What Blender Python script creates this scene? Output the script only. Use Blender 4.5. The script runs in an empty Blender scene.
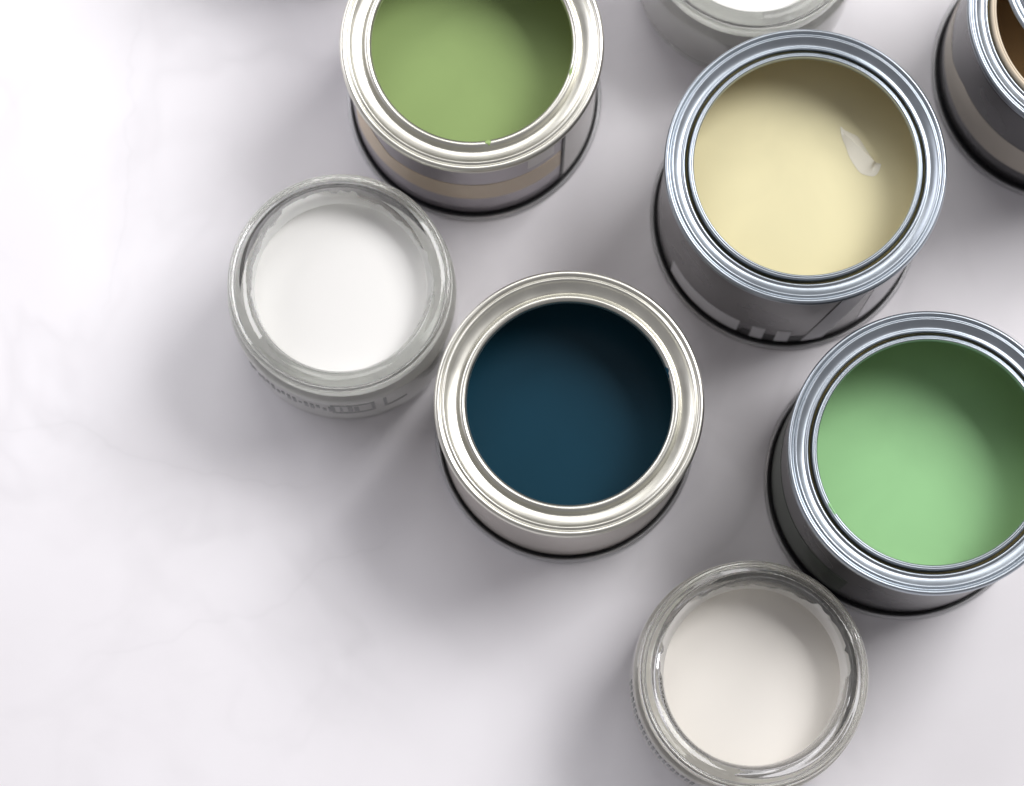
import bpy, bmesh, math, random
from mathutils import Vector, Matrix
random.seed(7)
scene = bpy.context.scene
COL = scene.collection
PI = math.pi

# ------------------------------------------------------------------ camera
F = 2800.0                       # focal length in pixels of the 1024 px wide picture
TH = math.atan(480.0 / F)        # tilt away from looking straight down
DIST = 0.837
LOOK_Z = 0.045
cam_data = bpy.data.cameras.new("camera")
cam = bpy.data.objects.new("camera", cam_data)
COL.objects.link(cam)
CAM = Vector((0, -DIST * math.sin(TH), LOOK_Z + DIST * math.cos(TH)))
cam.location = CAM
cam.rotation_euler = (TH, 0, 0)
cam_data.sensor_width = 36.0
cam_data.lens = F / 1024.0 * 36.0
cam_data.clip_start = 0.01
cam_data.clip_end = 50.0
cam_data.dof.use_dof = True
cam_data.dof.focus_distance = DIST - 0.018
cam_data.dof.aperture_fstop = 9.0
scene.camera = cam

# ------------------------------------------------------------------ world and lamps
world = bpy.data.worlds.new("World")
scene.world = world
world.use_nodes = True
bg = world.node_tree.nodes["Background"]
bg.inputs[0].default_value = (0.985, 0.96, 1.0, 1)
bg.inputs[1].default_value = 0.25

def area_lamp(name, az, el, dist, sx, sy, power, colour):
    ld = bpy.data.lights.new(name, 'AREA')
    ld.shape = 'RECTANGLE'
    ld.size, ld.size_y = sx, sy
    ld.energy = power
    ld.color = colour
    o = bpy.data.objects.new(name, ld)
    COL.objects.link(o)
    d = Vector((math.cos(el) * math.cos(az), math.cos(el) * math.sin(az), math.sin(el)))
    o.location = d * dist
    o.rotation_euler = d.to_track_quat('Z', 'Y').to_euler()
    return o

area_lamp("window_light", math.radians(36), math.radians(49), 1.5, 0.74, 0.74, 19.0, (1.0, 0.985, 0.985))
area_lamp("side_window_light", math.radians(98), math.radians(46), 1.5, 0.7, 0.6, 5.0, (1.0, 0.99, 0.98))
area_lamp("left_fill_light", math.radians(150), math.radians(24), 1.2, 1.0, 0.4, 5.4, (0.96, 0.95, 1.0))  # added fill from the upper left, no wall stands there

scene.view_settings.view_transform = 'Standard'
scene.view_settings.look = 'None'
scene.view_settings.gamma = 1.0
scene.view_settings.exposure = 0.07
scene.cycles.caustics_reflective = True
scene.cycles.caustics_refractive = True
scene.cycles.max_bounces = 16
scene.cycles.transmission_bounces = 14
scene.cycles.glossy_bounces = 8
scene.cycles.use_denoising = True

# ------------------------------------------------------------------ helpers
def at(x, y, z):
    """the point at height z that the photograph shows at pixel x, y"""
    c, s = math.cos(TH), math.sin(TH)
    dx, dy, dz = (x - 512) / F, -(y - 393) / F, -1.0
    d = Vector((dx, c * dy - s * dz, s * dy + c * dz))
    t = (z - CAM.z) / d.z
    return CAM + d * t

def link(name, me, mat, parent=None, loc=None):
    o = bpy.data.objects.new(name, me)
    COL.objects.link(o)
    if mat:
        me.materials.append(mat)
    if parent:
        o.parent = parent
    if loc is not None:
        o.location = loc
    return o

def empty(name, loc, label, cat, group=None, rz=0.0):
    o = bpy.data.objects.new(name, None)
    o.empty_display_size = 0.02
    COL.objects.link(o)
    o.location = loc
    o.rotation_euler = (0, 0, rz)
    o["label"] = label
    o["category"] = cat
    if group:
        o["group"] = group
    return o

def smooth_profile(pts, n=4):
    """Catmull-Rom through the profile points"""
    out = []
    P = [pts[0]] + list(pts) + [pts[-1]]
    for i in range(1, len(P) - 2):
        p0, p1, p2, p3 = P[i - 1], P[i], P[i + 1], P[i + 2]
        for k in range(n):
            t = k / n
            q = []
            for a in range(2):
                q.append(0.5 * (2 * p1[a] + (p2[a] - p0[a]) * t + (2 * p0[a] - 5 * p1[a] + 4 * p2[a] - p3[a]) * t * t
                                + (3 * p1[a] - p0[a] - 3 * p2[a] + p3[a]) * t ** 3))
            out.append(tuple(q))
    out.append(pts[-1])
    return out

def lathe(name, prof, seg=144, closed=False, wob=None):
    """prof: (radius, z) in metres; a radius of 0 makes a pole"""
    verts, faces, rings = [], [], []
    for r, z in prof:
        if r < 1e-7:
            rings.append([len(verts)])
            verts.append((0, 0, z))
        else:
            ring = []
            for k in range(seg):
                a = 2 * PI * k / seg
                rr, zz = (r, z) if wob is None else wob(r, z, a)
                ring.append(len(verts))
                verts.append((rr * math.cos(a), rr * math.sin(a), zz))
            rings.append(ring)
    pairs = list(zip(rings[:-1], rings[1:]))
    if closed:
        pairs.append((rings[-1], rings[0]))
    for A, B in pairs:
        for k in range(seg):
            k2 = (k + 1) % seg
            if len(A) == 1 and len(B) == 1:
                continue
            if len(A) == 1:
                faces.append((A[0], B[k], B[k2]))
            elif len(B) == 1:
                faces.append((A[k], B[0], A[k2]))
            else:
                faces.append((A[k], B[k], B[k2], A[k2]))
    me = bpy.data.meshes.new(name)
    me.from_pydata(verts, [], faces)
    bm = bmesh.new()
    bm.from_mesh(me)
    bmesh.ops.recalc_face_normals(bm, faces=bm.faces)
    bm.to_mesh(me)
    bm.free()
    for p in me.polygons:
        p.use_smooth = True
    me.update()
    return me

def patch(name, r, a0, a1, lo, hi, thick=0.00012, n=36):
    """a thin printed piece that follows a cylinder of radius r; lo and hi are heights or functions of 0..1"""
    f = lambda v, t: v(t) if callable(v) else v
    verts, faces = [], []
    m = max(2, n)
    for i in range(m + 1):
        t = i / m
        a = a0 + (a1 - a0) * t
        for rr, z in ((r - 0.0001, f(lo, t)), (r + thick, f(lo, t)), (r + thick, f(hi, t)), (r - 0.0001, f(hi, t))):
            verts.append((rr * math.cos(a), rr * math.sin(a), z))
    for i in range(m):
        b, c = i * 4, i * 4 + 4
        for k in range(4):
            k2 = (k + 1) % 4
            faces.append((b + k, c + k, c + k2, b + k2))
    faces.append((0, 1, 2, 3))
    e = m * 4
    faces.append((e + 3, e + 2, e + 1, e))
    me = bpy.data.meshes.new(name)
    me.from_pydata(verts, [], faces)
    bm = bmesh.new()
    bm.from_mesh(me)
    bmesh.ops.recalc_face_normals(bm, faces=bm.faces)
    bm.to_mesh(me)
    bm.free()
    return me

def mm(pts, dz=0.0):
    return [(r * 0.001, z * 0.001 + dz) for r, z in pts]

# ------------------------------------------------------------------ materials
def new_mat(name):
    m = bpy.data.materials.new(name)
    m.use_nodes = True
    nt = m.node_tree
    return m, nt, nt.nodes["Principled BSDF"]

def noise(nt, scale, detail=4.0, rough=0.55, vec=None, dist=0.0):
    n = nt.nodes.new('ShaderNodeTexNoise')
    n.inputs['Scale'].default_value = scale
    n.inputs['Detail'].default_value = detail
    n.inputs['Roughness'].default_value = rough
    n.inputs['Distortion'].default_value = dist
    if vec is not None:
        nt.links.new(vec, n.inputs['Vector'])
    return n

def objcoord(nt):
    return nt.nodes.new('ShaderNodeTexCoord').outputs['Object']

def ramp(nt, src, stops):
    r = nt.nodes.new('ShaderNodeValToRGB')
    el = r.color_ramp.elements
    while len(el) < len(stops):
        el.new(0.5)
    for e, (p, c) in zip(el, stops):
        e.position = p
        e.color = c if len(c) == 4 else (*c, 1)
    nt.links.new(src, r.inputs[0])
    return r

def bump(nt, src, b, strength, dist):
    n = nt.nodes.new('ShaderNodeBump')
    n.inputs['Strength'].default_value = strength
    n.inputs['Distance'].default_value = dist
    nt.links.new(src, n.inputs['Height'])
    nt.links.new(n.outputs[0], b.inputs['Normal'])
    return n

def metal(name, col, rough, bumps=0.035):
    m, nt, b = new_mat(name)
    co = objcoord(nt)
    b.inputs['Metallic'].default_value = 1.0
    n1 = noise(nt, 60, 3, 0.5, co)
    c = ramp(nt, n1.outputs[0], [(0.3, tuple(x * 0.95 for x in col)), (0.65, col)])
    nt.links.new(c.outputs[0], b.inputs['Base Color'])
    r = ramp(nt, noise(nt, 120, 3, 0.5, co).outputs[0], [(0.3, (rough * 0.88,) * 3), (0.7, (rough * 1.12,) * 3)])
    nt.links.new(r.outputs[0], b.inputs['Roughness'])
    bump(nt, noise(nt, 160, 2, 0.5, co).outputs[0], b, bumps, 0.0003)
    return m

def paint(name, col, rough=0.32, var=0.04, spec=0.22):
    m, nt, b = new_mat(name)
    co = objcoord(nt)
    n1 = noise(nt, 38, 3, 0.5, co, 0.6)
    c = ramp(nt, n1.outputs[0], [(0.3, tuple(x * (1 - var) for x in col)), (0.7, tuple(min(1, x * (1 + var)) for x in col))])
    nt.links.new(c.outputs[0], b.inputs['Base Color'])
    b.inputs['Roughness'].default_value = rough
    b.inputs['Specular IOR Level'].default_value = spec
    bump(nt, noise(nt, 55, 2, 0.5, co).outputs[0], b, 0.12, 0.0006)
    return m

def printed(name, col, rough=0.35, metallic=0.0, var=0.04):
    m, nt, b = new_mat(name)
    co = objcoord(nt)
    n1 = noise(nt, 22, 2, 0.5, co)
    c = ramp(nt, n1.outputs[0], [(0.32, tuple(x * (1 - var) for x in col)), (0.68, tuple(x * (1 + var) for x in col))])
    nt.links.new(c.outputs[0], b.inputs['Base Color'])
    b.inputs['Metallic'].default_value = metallic
    r = ramp(nt, noise(nt, 30, 2, 0.5, co).outputs[0], [(0.3, (rough * 0.92,) * 3), (0.7, (rough * 1.08,) * 3)])
    nt.links.new(r.outputs[0], b.inputs['Roughness'])
    return m

def glass_material():
    m, nt, b = new_mat("clear_glass")
    co = objcoord(nt)
    b.inputs['Base Color'].default_value = (0.985, 0.997, 0.975, 1)
    b.inputs['Transmission Weight'].default_value = 1.0
    b.inputs['IOR'].default_value = 1.5
    b.inputs['Roughness'].default_value = 0.03
    mp = nt.nodes.new('ShaderNodeMapping')
    mp.inputs['Scale'].default_value = (1, 1, 4)
    nt.links.new(co, mp.inputs[0])
    bump(nt, noise(nt, 90, 3, 0.5, mp.outputs[0]).outputs[0], b, 0.05, 0.0006)
    # dried paint haze and smudges near the mouth, whitened further to brighten the lip
    sep = nt.nodes.new('ShaderNodeSeparateXYZ'); nt.links.new(co, sep.inputs[0])
    mr = nt.nodes.new('ShaderNodeMapRange')
    mr.inputs['From Min'].default_value = 0.040; mr.inputs['From Max'].default_value = 0.045
    mr.inputs['To Min'].default_value = 0.01; mr.inputs['To Max'].default_value = 0.10
    nt.links.new(sep.outputs[2], mr.inputs[0])
    mp2 = nt.nodes.new('ShaderNodeMapping'); mp2.inputs['Scale'].default_value = (1, 1, 5); nt.links.new(co, mp2.inputs[0])
    sm = ramp(nt, noise(nt, 110, 5, 0.65, mp2.outputs[0], 0.8).outputs[0], [(0.32, (0.25,) * 3), (0.68, (1, 1, 1))])
    fac = nt.nodes.new('ShaderNodeMath'); fac.operation = 'MULTIPLY'
    nt.links.new(mr.outputs[0], fac.inputs[0]); nt.links.new(sm.outputs[0], fac.inputs[1])
    d = nt.nodes.new('ShaderNodeBsdfDiffuse'); t = nt.nodes.new('ShaderNodeBsdfTranslucent')
    for q in (d, t):
        q.inputs[0].default_value = (0.90, 0.91, 0.87, 1)
    m1 = nt.nodes.new('ShaderNodeMixShader'); m1.inputs[0].default_value = 0.5
    nt.links.new(d.outputs[0], m1.inputs[1]); nt.links.new(t.outputs[0], m1.inputs[2])
    m2 = nt.nodes.new('ShaderNodeMixShader')
    nt.links.new(fac.outputs[0], m2.inputs[0]); nt.links.new(b.outputs[0], m2.inputs[1]); nt.links.new(m1.outputs[0], m2.inputs[2])
    nt.links.new(m2.outputs[0], nt.nodes['Material Output'].inputs[0])
    return m

def marble_material():
    m, nt, b = new_mat("white_marble")
    co = objcoord(nt)
    cloud = noise(nt, 7, 5, 0.55, co, 0.4)
    base = ramp(nt, cloud.outputs[0], [(0.3, (0.81, 0.79, 0.815)), (0.7, (0.885, 0.87, 0.90))])
    # thin soft veins along the zero line of a warped noise
    def vein(scale, offs, width, depth):
        mp = nt.nodes.new('ShaderNodeMapping')
        mp.inputs['Location'].default_value = offs
        nt.links.new(co, mp.inputs[0])
        n = noise(nt, scale, 4, 0.5, mp.outputs[0], 0.5)
        s = nt.nodes.new('ShaderNodeMath'); s.operation = 'SUBTRACT'; s.inputs[1].default_value = 0.5
        nt.links.new(n.outputs[0], s.inputs[0])
        ab = nt.nodes.new('ShaderNodeMath'); ab.operation = 'ABSOLUTE'
        nt.links.new(s.outputs[0], ab.inputs[0])
        r = ramp(nt, ab.outputs[0], [(0.0, (1 - depth,) * 3), (width, (1, 1, 1))])
        # veins come and go
        g = noise(nt, scale * 0.9, 2, 0.5, mp.outputs[0])
        gr = ramp(nt, g.outputs[0], [(0.46, (0, 0, 0)), (0.62, (1, 1, 1))])
        mx = nt.nodes.new('ShaderNodeMix'); mx.data_type = 'RGBA'
        mx.inputs[6].default_value = (1, 1, 1, 1)
        nt.links.new(gr.outputs[0], mx.inputs[0])
        nt.links.new(r.outputs[0], mx.inputs[7])
        return mx.outputs[2]
    def long_vein(p, q, width, depth):
        (x0, y0), (x1, y1) = p, q
        a = math.atan2(y1 - y0, x1 - x0)
        L = math.hypot(x1 - x0, y1 - y0)
        wn = noise(nt, 14, 4, 0.55, co)
        ws = nt.nodes.new('ShaderNodeVectorMath'); ws.operation = 'MULTIPLY_ADD'
        ws.inputs[1].default_value = (0.05, 0.05, 0); 
        nt.links.new(wn.outputs['Color'], ws.inputs[0]); nt.links.new(co, ws.inputs[2])
        mp = nt.nodes.new('ShaderNodeMapping'); mp.vector_type = 'TEXTURE'
        mp.inputs['Location'].default_value = (x0 + 0.025, y0 + 0.025, 0)
        mp.inputs['Rotation'].default_value = (0, 0, a)
        nt.links.new(ws.outputs[0], mp.inputs[0])
        sp = nt.nodes.new('ShaderNodeSeparateXYZ'); nt.links.new(mp.outputs[0], sp.inputs[0])
        ab = nt.nodes.new('ShaderNodeMath'); ab.operation = 'ABSOLUTE'; nt.links.new(sp.outputs[1], ab.inputs[0])
        sc_ = nt.nodes.new('ShaderNodeMath'); sc_.operation = 'DIVIDE'; sc_.inputs[1].default_value = width; nt.links.new(ab.outputs[0], sc_.inputs[0])
        r = ramp(nt, sc_.outputs[0], [(0.0, (1 - depth,) * 3), (0.12, (1 - depth * 0.45,) * 3), (1.0, (1, 1, 1))])
        al = nt.nodes.new('ShaderNodeMath'); al.operation = 'DIVIDE'; al.inputs[1].default_value = L; nt.links.new(sp.outputs[0], al.inputs[0])
        gr = ramp(nt, al.outputs[0], [(0.0, (0, 0, 0)), (0.15, (1, 1, 1)), (0.85, (1, 1, 1)), (1.0, (0, 0, 0))])
        mx = nt.nodes.new('ShaderNodeMix'); mx.data_type = 'RGBA'; mx.inputs[6].default_value = (1, 1, 1, 1)
        nt.links.new(gr.outputs[0], mx.inputs[0]); nt.links.new(r.outputs[0], mx.inputs[7])
        return mx.outputs[2]
    w = lambda x, y: tuple(at(x, y, 0))[:2]
    cur = base.outputs[0]
    for v in (long_vein(w(60, 690), w(430, 510), 0.007, 0.04), long_vein(w(-20, 440), w(330, 480), 0.006, 0.05), long_vein(w(140, -20), w(120, 330), 0.008, 0.05), vein(4.2, (0.3, 1.7, 0), 0.02, 0.07), vein(9.0, (4.3, 0.7, 0), 0.03, 0.05), vein(3.0, (7.1, 2.2, 0), 0.09, 0.05), vein(16.0, (2.3, 5.2, 0), 0.05, 0.025)):
        mu = nt.nodes.new('ShaderNodeMix'); mu.data_type = 'RGBA'; mu.blend_type = 'MULTIPLY'
        mu.inputs[0].default_value = 1.0
        nt.links.new(cur, mu.inputs[6]); nt.links.new(v, mu.inputs[7])
        cur = mu.outputs[2]
    nt.links.new(cur, b.inputs['Base Color'])
    r = ramp(nt, noise(nt, 25, 5, 0.6, co).outputs[0], [(0.3, (0.42,) * 3), (0.7, (0.55,) * 3)])
    nt.links.new(r.outputs[0], b.inputs['Roughness'])
    b.inputs['Specular IOR Level'].default_value = 0.35
    bump(nt, noise(nt, 300, 4, 0.6, co).outputs[0], b, 0.05, 0.0004)
    return m

M_TIN = metal("warm_tinplate", (0.70, 0.69, 0.625), 0.36)
M_STEEL = metal("cool_steel", (0.43, 0.475, 0.52), 0.34)
M_INNER = metal("gold_lacquer_inside", (0.42, 0.34, 0.15), 0.45)
M_FOOT = metal("dull_foot_metal", (0.55, 0.55, 0.56), 0.45)
M_GLASS = glass_material()
M_MARBLE = marble_material()
M_INK = printed("dark_ink", (0.22, 0.225, 0.225))
M_BLACK = printed("black_print_and_shade", (0.012, 0.012, 0.014), 0.4)

# ------------------------------------------------------------------ the table
def table():
    s, t = 0.8, 0.02
    me = bpy.data.meshes.new("table_top")
    bm = bmesh.new()
    bmesh.ops.create_cube(bm, size=1.0)
    for v in bm.verts:
        v.co.x *= 2 * s; v.co.y *= 2 * s; v.co.z = (v.co.z - 0.5) * t
    bm.to_mesh(me); bm.free()
    o = link("marble_table_top", me, M_MARBLE)
    o["kind"] = "structure"
    o["label"] = "white marble table top with faint grey veins"
table()

# ------------------------------------------------------------------ tins
TIN_RIM = [(38.9, -3.6), (39.6, -3.3), (40.0, -2.5), (40.0, -1.1), (39.65, -0.3), (39.0, 0.0), (38.4, -0.2), (38.05, -0.6),
           (37.75, -0.5), (37.3, -0.25), (36.85, -0.5), (36.4, -0.95), (35.8, -1.35), (35.0, -1.75), (34.3, -2.0), (33.7, -2.15), (33.35, -2.3)]
TIN_RING = [(33.35, -2.3), (33.0, -2.0), (32.75, -1.3), (32.4, -0.7), (31.8, -0.35), (31.2, -0.45), (30.65, -0.9), (30.35, -1.7), (30.35, -2.6), (30.6, -3.4)]
STEEL_RIM = [(40.2, -3.6), (40.9, -3.3), (41.3, -2.5), (41.3, -1.0), (41.0, -0.3), (40.5, 0.0), (40.0, -0.25), (39.7, -0.75),
             (39.35, -0.75), (38.9, -0.45), (38.45, -0.65), (38.0, -0.95), (37.4, -1.3), (36.8, -1.55), (36.3, -1.6), (35.9, -1.35),
             (35.5, -1.3), (35.15, -1.9), (35.0, -5.0)]
STEEL_RING = [(35.0, -5.0), (34.65, -5.2), (34.45, -4.4), (34.35, -2.2), (34.15, -1.1), (33.7, -0.7), (33.45, -0.75), (33.2, -0.5),
              (32.85, -0.65), (32.6, -1.3), (32.6, -2.4), (32.8, -3.4)]

def make_tin(px, py, h, kind, paint_mat, body_mat, level, label, scale, name="paint_tin", ring_mat=None, group="open paint tins"):
    """px, py: the pixel of the rim's centre; level: depth of the paint below the rim"""
    c = at(px, py, h)
    root = empty(name, (c.x, c.y, 0), label, "paint tin", group)
    warm = kind == 'tin'
    S = 0.001 * scale
    R = (0.040 if warm else 0.0413) * scale
    metal_m = M_TIN if warm else M_STEEL
    prof = lambda pts: smooth_profile([(r * S, h + z * S) for r, z in pts], 4)
    phase = random.random() * 6
    wob = lambda r, z, a: (r, z + 0.00006 * math.sin(3 * a + phase) + 0.00004 * math.sin(7 * a + 2 * phase))
    link("rim", lathe("tin_rim", prof(TIN_RIM if warm else STEEL_RIM), wob=wob), metal_m, root)
    link("inner_ring", lathe("tin_inner_ring", prof(TIN_RING if warm else STEEL_RING), wob=wob), ring_mat or metal_m, root)
    rb = R - 0.0012
    body = link("body", lathe("tin_body", [(rb - 0.0008, 0.0036), (rb - 0.0003, 0.0040), (rb, 0.0046), (rb, 0.012), (rb, h * 0.5), (rb, h - 0.008),
                                           (rb, h - 0.0042), (rb - 0.0003, h - 0.0036), (rb + 0.0010, h - 0.0034)]), body_mat, root)
    # the seam round the foot
    link("foot_groove_shade", lathe("tin_groove", [(rb - 0.0007, 0.0038), (rb - 0.0006, 0.0010), (R - 0.0007, 0.0008)]), M_BLACK, root)  # black colour stands in for the shade deep in the crevice
    foot = smooth_profile([(R - 0.0006, 0.0006), (R - 0.0006, 0.0016), (R - 0.0003, 0.0022), (R + 0.0003, 0.0024), (R + 0.0008, 0.0019), (R + 0.0009, 0.0011), (R + 0.0006, 0.0003), (R - 0.0006, 0.0), (R - 0.003, 0.0004), (R - 0.004, 0.0018)], 3)
    link("foot_seam", lathe("tin_foot", foot), M_FOOT, root)
    ri = rb - 0.0006
    z0 = h - level
    rim_in = (30.6 if warm else 32.8) * S
    link("inner_wall", lathe("tin_inner", [(rim_in, h - 0.0034), (rim_in + 0.002, h - 0.0045), (ri, h - 0.006), (ri, z0 - 0.003)]), M_INNER, root)
    # liquid paint with a meniscus against the wall, floor below it
    pp = [(0, z0)] + [(ri * k / 14, z0) for k in range(1, 14)] + [(ri - 0.0012, z0 + 0.0001), (ri - 0.0004, z0 + 0.0005), (ri - 0.0001, z0 + 0.0011), (ri - 0.0001, 0.004), (0, 0.004)]
    link("paint", lathe("tin_paint", pp, 96), paint_mat, root)
    return root, body, rb, z0

def smear(root, pts, h, scale, a0, a1, mat, lift=0.00007):
    """a thin streak of paint left on a ring of the rim; pts are points of the ring's profile"""
    pr = smooth_profile([(r * 0.001 * scale, h + z * 0.001 * scale + lift) for r, z in pts], 4)
    verts, faces, n, m = [], [], 28, len(pr)
    for i in range(n + 1):
        t = i / n
        a = a0 + (a1 - a0) * t
        w = max(0.04, math.sin(PI * t) ** 0.6 * (0.75 + 0.25 * math.sin(9 * t + a0 * 7)))
        for k in range(m):
            u = (0.5 + (k / (m - 1) - 0.5) * w) * (m - 1)
            i0 = min(int(u), m - 2); f = u - i0
            r = pr[i0][0] * (1 - f) + pr[i0 + 1][0] * f
            z = pr[i0][1] * (1 - f) + pr[i0 + 1][1] * f
            edge = 1 - abs(2 * k / (m - 1) - 1) ** 3
            verts.append((r * math.cos(a), r * math.sin(a), z + 0.00012 * edge * w))
    for i in range(n):
        for k in range(m - 1):
            b = i * m + k
            faces.append((b, b + 1, b + m + 1, b + m))
    me = bpy.data.meshes.new("paint_smear")
    me.from_pydata(verts, [], faces)
    for p in me.polygons:
        p.use_smooth = True
    link("paint_smear", me, mat, root)

def ang(root, px, py, z):
    """angle round a tin of the point seen at pixel px, py at height z"""
    p = at(px, py, z)
    return math.atan2(p.y - root.location.y, p.x - root.location.x)

P_OLIVE = paint("olive_green_paint", (0.31, 0.43, 0.165))
P_BLUE = paint("dark_blue_paint", (0.006, 0.043, 0.072), 0.30)
P_CREAM = paint("cream_paint", (0.77, 0.715, 0.45), 0.28)
P_GREEN = paint("light_green_paint", (0.33, 0.62, 0.30))
P_BROWN = paint("brown_paint", (0.60, 0.38, 0.18))
P_WHITE = paint("white_paint", (0.80, 0.795, 0.775), 0.35, 0.01)
P_OFFWHITE = paint("grey_white_paint", (0.80, 0.77, 0.72), 0.35, 0.01)
def film(name, col):
    """a thin film of paint: part of the light comes through it"""
    m = bpy.data.materials.new(name)
    m.use_nodes = True
    nt = m.node_tree
    nt.nodes.clear()
    out = nt.nodes.new('ShaderNodeOutputMaterial')
    mx = nt.nodes.new('ShaderNodeMixShader')
    d = nt.nodes.new('ShaderNodeBsdfDiffuse')
    t = nt.nodes.new('ShaderNodeBsdfTranslucent')
    c = ramp(nt, noise(nt, 60, 4, 0.6, objcoord(nt)).outputs[0], [(0.3, tuple(x * 0.93 for x in col)), (0.7, col)])
    for b in (d, t):
        nt.links.new(c.outputs[0], b.inputs[0])
    mx.inputs[0].default_value = 0.5
    nt.links.new(d.outputs[0], mx.inputs[1]); nt.links.new(t.outputs[0], mx.inputs[2])
    nt.links.new(mx.outputs[0], out.inputs[0])
    return m
FILM_WHITE = film("white_paint_film", (0.95, 0.955, 0.93))
FILM_OFFWHITE = film("grey_white_paint_film", (0.88, 0.86, 0.82))
P_DRIED = paint("dried_cream_paint", (0.70, 0.60, 0.46), 0.5, 0.15)
B_MAUVE = printed("mauve_grey_print", (0.34, 0.31, 0.34), 0.3, 0.6)
B_BEIGE = printed("beige_print", (0.64, 0.52, 0.38), 0.4)
B_PALE = printed("pale_print", (0.68, 0.66, 0.65), 0.4)
B_WARM = printed("warm_grey_tin_side", (0.52, 0.48, 0.44), 0.32, 0.5)
B_CHAR = printed("charcoal_print", (0.21, 0.20, 0.205), 0.28, 0.7)
B_LIGHTGREY = printed("light_grey_print", (0.74, 0.74, 0.77), 0.4)
B_SILVER = printed("silver_grey_side", (0.55, 0.54, 0.56), 0.3, 0.5)
B_DARK = printed("near_black_print", (0.095, 0.09, 0.097), 0.28, 0.7)
B_MOSS = printed("dark_moss_print", (0.055, 0.075, 0.055), 0.4)
B_TAUPE = printed("taupe_print", (0.50, 0.45, 0.38), 0.45)

# olive green
t, body, rb, z0 = make_tin(471.7, 42.5, 0.061, 'tin', P_OLIVE, B_MAUVE, 0.023, "tin of olive green paint with a beige band on its side", 0.992)
a_l, a_k, a_r = ang(t, 356, 120, .03), ang(t, 386, 168, .03), ang(t, 568, 165, .03)
if a_l > 0: a_l -= 2 * PI
tk = (a_k - a_l) / (a_r - a_l)
link("beige_band", patch("beige_band", rb, a_l, a_r, lambda s: 0.022, lambda s: 0.039 if s > tk else 0.039 + 0.017 * min(1, (tk - s) / tk * 1.4), n=72), B_BEIGE, body)
link("side_seam", patch("side_seam", rb, a_r + 0.01, a_r + 0.035, 0.0045, 0.0565, 0.0004, 2), M_BLACK, body)
link("pale_panel", patch("pale_panel", rb, a_r + 0.035, a_r + 0.9, 0.0045, 0.0562), B_PALE, body)
a0, a1 = ang(t, 528, 190, .02), ang(t, 556, 176, .02)
link("pale_block", patch("pale_block", rb, a0, a1, 0.044, 0.054), B_PALE, body)

smear(t, TIN_RING[3:8], 0.061, 0.992, -1.44, -1.38, P_OLIVE)
smear(t, TIN_RING[4:7], 0.061, 0.992, -0.35, -0.22, P_OLIVE)

# dark blue
t, body, rb, z0 = make_tin(569.2, 402.3, 0.061, 'tin', P_BLUE, B_WARM, 0.023, "tin of dark blue paint with a plain warm silver side", 0.992)
smear(t, TIN_RING[5:9], 0.061, 0.992, 0.25, 0.37, P_BLUE)

# cream
t, body, rb, z0 = make_tin(806, 164.7, 0.069, 'steel', P_CREAM, B_CHAR, 0.0195, "tin of cream paint with a wet wrinkle whose highlight is painted pale", 1.01)
cream = t
a0, a1 = ang(t, 673, 268, .008), ang(t, 737, 328, .008)
link("pale_stripe", patch("pale_stripe", rb, a0, a1, 0.006, 0.020), B_LIGHTGREY, body)
a0, a1 = ang(t, 741, 330, .006), ang(t, 826, 336, .006)
link("black_band", patch("black_band", rb, a0, a1, 0.0045, 0.012), M_BLACK, body)
for x0, x1 in ((749, 762), (774, 787)):
    link("pale_square", patch("pale_square", rb, ang(t, x0, 334, .006), ang(t, x1, 336, .006), 0.005, 0.020, 0.0002, 6), B_LIGHTGREY, body)
a0, a1, a2, a3 = ang(t, 800, 336, .006), ang(t, 822, 335, .006), ang(t, 816, 336, .03), ang(t, 840, 332, .03)
def slant(name, r, lo0, lo1, hi0, hi1, zlo, zhi, thick=0.0002):
    """a slanting bar on a cylinder"""
    verts, faces = [], []
    nz, na = 8, 6
    for i in range(nz + 1):
        s = i / nz
        for j in range(na + 1):
            u = j / na
            a = (lo0 + (hi0 - lo0) * s) * (1 - u) + (lo1 + (hi1 - lo1) * s) * u
            verts.append(((r + thick) * math.cos(a), (r + thick) * math.sin(a), zlo + (zhi - zlo) * s))
    for i in range(nz):
        for j in range(na):
            b = i * (na + 1) + j
            faces.append((b, b + 1, b + na + 2, b + na + 1))
    me = bpy.data.meshes.new(name)
    me.from_pydata(verts, [], faces)
    return me
link("slanting_bar", slant("slanting_bar", rb, a0, a1, a0 + 0.17, a1 + 0.22, 0.0048, 0.060), B_LIGHTGREY, body)

link("pale_panel", patch("pale_panel", rb, a1 + 0.27, a1 + 1.3, 0.010, 0.062), B_SILVER, body)  # paler silver grey over the right of the side

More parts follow.
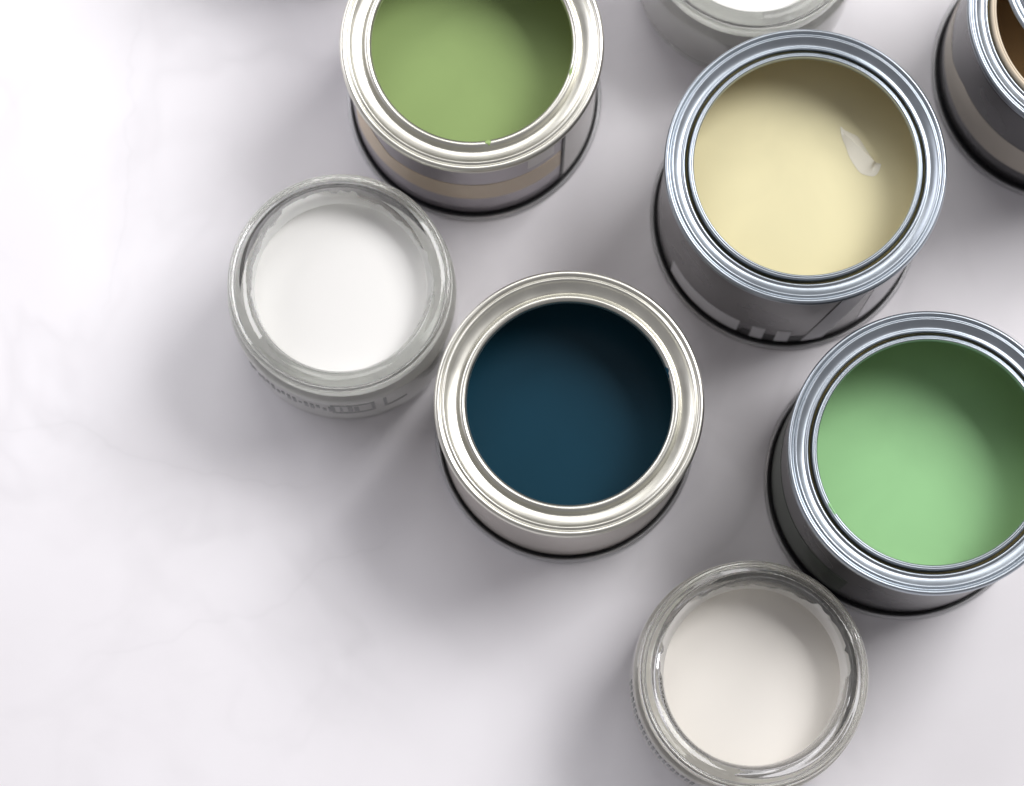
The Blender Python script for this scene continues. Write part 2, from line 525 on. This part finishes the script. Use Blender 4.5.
# a wrinkle of wet paint on the cream, its highlight put into a paler colour
def wrinkle():
    out = [(200, 165), (240, 195), (300, 225), (370, 262), (420, 330), (470, 408), (520, 480), (560, 540), (598, 530), (585, 585), (550, 640),
           (500, 652), (400, 620), (335, 540), (285, 455), (252, 360), (215, 270)]
    pts = [at(820 + x / 9.825, 110 + y / 9.825, z0) for x, y in out]
    pts = [(p.x - cream.location.x, p.y - cream.location.y) for p in pts]
    m = len(pts)
    P = []
    for i in range(m):      # smooth closed outline
        p0, p1, p2, p3 = pts[i - 1], pts[i], pts[(i + 1) % m], pts[(i + 2) % m]
        for k in range(4):
            s = k / 4
            P.append(tuple(0.5 * (2 * p1[a] + (p2[a] - p0[a]) * s + (2 * p0[a] - 5 * p1[a] + 4 * p2[a] - p3[a]) * s * s + (3 * p1[a] - p0[a] - 3 * p2[a] + p3[a]) * s ** 3) for a in range(2)))
    # axis of the wrinkle
    ax0, ax1 = Vector((pts[0][0], pts[0][1])), Vector((pts[8][0], pts[8][1]))
    ax = ax1 - ax0
    verts, faces = [], []
    rings = 8
    N = len(P)
    for k in range(rings + 1):
        s = k / rings
        for (x, y) in P:
            q = Vector((x, y)) - ax0
            u = max(0.02, min(0.98, q.dot(ax) / ax.length_squared))
            u = max(0.12, min(0.9, u))
            fall = min(1.0, max(0.0, (q.dot(ax) / ax.length_squared) / 0.3)) * min(1.0, max(0.0, (1 - q.dot(ax) / ax.length_squared) / 0.16 + 0.25))
            c = ax0 + ax * u + Vector((-0.0007, -0.0007))
            p = Vector((x, y)).lerp(c, s)
            verts.append((p.x, p.y, z0 + 0.0001 + 0.0012 * s * (0.15 + 0.85 * fall)))
    for k in range(rings):
        for i in range(N):
            j = (i + 1) % N
            faces.append((k * N + i, k * N + j, (k + 1) * N + j, (k + 1) * N + i))
    me = bpy.data.meshes.new("paint_wrinkle")
    me.from_pydata(verts, [], faces)
    bm = bmesh.new(); bm.from_mesh(me)
    bmesh.ops.remove_doubles(bm, verts=bm.verts, dist=0.00001)
    bmesh.ops.recalc_face_normals(bm, faces=bm.faces)
    bm.to_mesh(me); bm.free()
    for p in me.polygons:
        p.use_smooth = True
    o = link("paint_wrinkle", me, paint("wet_cream_wrinkle_highlight", (0.90, 0.87, 0.74), 0.12, 0.02, 1.0), cream)
    o["label"] = "wet wrinkle in the cream paint, its highlight painted pale"
wrinkle()

# light green
t, body, rb, z0 = make_tin(931.5, 451.5, 0.069, 'steel', P_GREEN, B_DARK, 0.026, "tin of light green paint at the right edge with a dark side", 1.008)
smear(t, STEEL_RING[5:10], 0.069, 1.008, 3.6, 3.72, P_GREEN)
a0, a1 = ang(t, 790, 400, .03), ang(t, 845, 585, .03)
if a0 > 0: a0 -= 2 * PI
link("moss_band", patch("moss_band", rb, a0, a1, 0.008, 0.036), B_MOSS, body)

# brown
t, body, rb, z0 = make_tin(1107, 10, 0.069, 'steel', P_BROWN, B_DARK, 0.018, "tin of brown paint cut off by the top right corner", 1.0, ring_mat=P_DRIED)
a0, a1 = ang(t, 962, -70, .03), ang(t, 1060, 190, .03)
if a0 > 0: a0 -= 2 * PI
ak = (ang(t, 950, 66, .025) % (2 * PI) - 2 * PI - a0) / (a1 - a0)
link("taupe_band", patch("taupe_band", rb, a0, a1, 0.016, lambda s: 0.030 + (0.006 * min(1, max(0, (s - ak) * 9)) if s < ak + .12 else 0.006), n=72), B_TAUPE, body)

# the lid that lies on the brown tin
def lid():
    h = 0.0692
    c = at(1117, -33, h)
    root = empty("tin_lid", (c.x, c.y, h), "silver lid lying across the top of the brown paint tin", "lid")
    p = smooth_profile(mm([(34.2, 0.2), (34.6, 0.9), (34.2, 1.6), (33.2, 1.7), (32.4, 1.2), (31.4, 0.9), (30.6, 1.3), (30.0, 2.2), (29.2, 2.6), (28.2, 2.3), (27.6, 1.6), (27.0, 1.4)]), 4)
    link("lid_rim", lathe("lid_rim", p), M_STEEL, root)
    link("lid_panel", lathe("lid_panel", mm([(27.0, 1.4), (20, 1.35), (10, 1.3), (0, 1.3), (0, 0.4), (10, 0.4), (20, 0.4), (33, 0.1), (34.2, 0.2)])), M_STEEL, root)
lid()

# ------------------------------------------------------------------ glass jars
JAR_H = 0.050
JAR_OUT = [(0, 1.5), (20, 1.4), (26, 0.5), (28.5, 0.0), (31.0, 0.4), (33.2, 2.2), (34.4, 5.0), (34.8, 9), (34.9, 20), (34.9, 32), (34.85, 36.5), (34.5, 38.6),
           (33.6, 39.6), (32.6, 40.2), (32.2, 41.2), (32.3, 42.2), (33.1, 42.9), (33.6, 43.6), (33.7, 46.0), (33.7, 48.3), (33.5, 49.2), (32.9, 49.7), (32.3, 49.75), (31.7, 49.45), (31.2, 49.65), (30.2, 50.0), (28.9, 49.8), (27.6, 49.2), (26.9, 48.2)]
JAR_IN = [(26.5, 47.0), (26.2, 45), (26.1, 43.2), (26.3, 42.0), (27.2, 41.2), (29.2, 40.4), (30.4, 39.0), (30.8, 36), (30.8, 26), (30.8, 12), (30.2, 8.0), (28.5, 6.2), (24, 5.8), (12, 5.8), (0, 5.8)]

def make_jar(px, py, paint_mat, film_mat, level, label):
    c = at(px, py, JAR_H)
    root = empty("paint_jar", (c.x, c.y, 0), label, "glass jar", "glass jars of white paint")
    prof = smooth_profile(mm(JAR_OUT), 3)[:-1] + smooth_profile(mm(JAR_OUT[-1:] + JAR_IN), 3)
    prof[0] = (0, prof[0][1]); prof[-1] = (0, prof[-1][1])
    ph = random.random() * 6
    wob = lambda r, z, a: (r * (1 + 0.0012 * math.sin(5 * a + ph) * (z > 0.03)), z + (0.00012 * math.sin(4 * a + ph) if z > 0.04 else 0))
    g = link("glass", lathe("jar_glass", prof, wob=wob), M_GLASS, root)
    zt = JAR_H - level
    inner = smooth_profile(mm(list(reversed(JAR_IN))), 3)
    below = [(r + 0.00015 if r > 1e-6 else 0, z - 0.00015) for r, z in inner if z < zt - 0.0004]
    rt = below[-1][0]
    pp = below + [(rt, zt + 0.0012), (rt - 0.0003, zt + 0.0011), (rt - 0.0009, zt + 0.0004), (rt - 0.002, zt)] + [(rt * k / 12, zt) for k in range(10, 0, -1)] + [(0, zt)]
    link("paint", lathe("jar_paint", pp, 96), paint_mat, root)
    # film of paint left on the inside of the neck, with a ragged upper edge
    def top(a):
        d = math.cos(a + PI / 2)          # 1 at the side towards the camera
        v = JAR_H - 0.0050 + 0.0052 * max(0.0, 1 - max(0, d) * 1.3) * (0.72 + 0.28 * math.sin(3 * a + ph)) + 0.0005 * math.sin(17 * a + ph) + 0.0003 * math.sin(41 * a)
        return min(v, JAR_H - 0.0004)
    verts, faces, K, seg = [], [], 26, 144
    fine = [p for p in smooth_profile(mm(list(reversed(JAR_IN)) + [(26.9, 48.2), (27.6, 49.2), (28.9, 49.8)]), 8) if p[1] > zt - 0.0008]
    for k in range(seg):
        a = 2 * PI * k / seg
        tz = top(a)
        m_ = next((i for i, p in enumerate(fine) if p[1] > tz), len(fine) - 1)
        for i in range(K + 1):
            u = m_ * i / K
            i0 = min(int(u), len(fine) - 2)
            f = u - i0
            r = fine[i0][0] * (1 - f) + fine[i0 + 1][0] * f - 0.00007
            z = fine[i0][1] * (1 - f) + fine[i0 + 1][1] * f
            verts.append((r * math.cos(a), r * math.sin(a), z))
    for k in range(seg):
        for i in range(K):
            b, c2 = k * (K + 1) + i, ((k + 1) % seg) * (K + 1) + i
            faces.append((b, c2, c2 + 1, b + 1))
    me = bpy.data.meshes.new("paint_film")
    me.from_pydata(verts, [], faces)
    for p in me.polygons:
        p.use_smooth = True
    link("paint_film", me, film_mat, root)
    return root, g

def strip(g, a0, a1, lo, hi, r=0.0349):
    link("printed_mark", patch("printed_mark", r, a0, a1, lo, hi, 0.00012, 10), M_INK, g)

t, g = make_jar(339.4, 282.5, P_WHITE, FILM_WHITE, 0.0100, "glass jar of white paint left of the dark blue tin")
zt, zb = 0.0345, 0.0215
a0, a1 = ang(t, 331, 414, .028), ang(t, 377, 411, .028)
strip(g, a0, a1, zt - .0009, zt); strip(g, a0, a1, zb, zb + .0009)
strip(g, a0, a0 + .03, zb + .0009, zt - .0009); strip(g, a1 - .03, a1, zb + .0009, zt - .0009)
w = a1 - a0
for u, du in ((.2, .05), (.38, .1), (.52, .1)):
    strip(g, a0 + w * u, a0 + w * (u + du), zb + .003, zt - .003)
strip(g, a1 + .08, a1 + .11, zb, zt); strip(g, a1 + .11, a1 + .3, zb, zb + .0009)
for k in range(16):
    a = ang(t, 246, 366, .028) + k * 0.055
    strip(g, a, a + 0.03, 0.024 + 0.003 * (k % 3 == 1), 0.031 - 0.003 * (k % 4 == 2))

t, g = make_jar(753.8, 675, P_OFFWHITE, FILM_OFFWHITE, 0.016, "glass jar of greyish white paint at the bottom edge")
for k in range(22):
    a = PI + 0.0 + k * 0.05
    strip(g, a, a + 0.032, 0.020 + 0.003 * (k % 3 == 1), 0.032 - 0.003 * (k % 4 == 2))
make_jar(755, -75, P_WHITE, FILM_WHITE, 0.0100, "glass jar of white paint at the top edge behind the cream tin")
make_jar(330, -172, P_WHITE, FILM_WHITE, 0.0100, "glass jar beyond the top edge, known by its shadow at upper left")
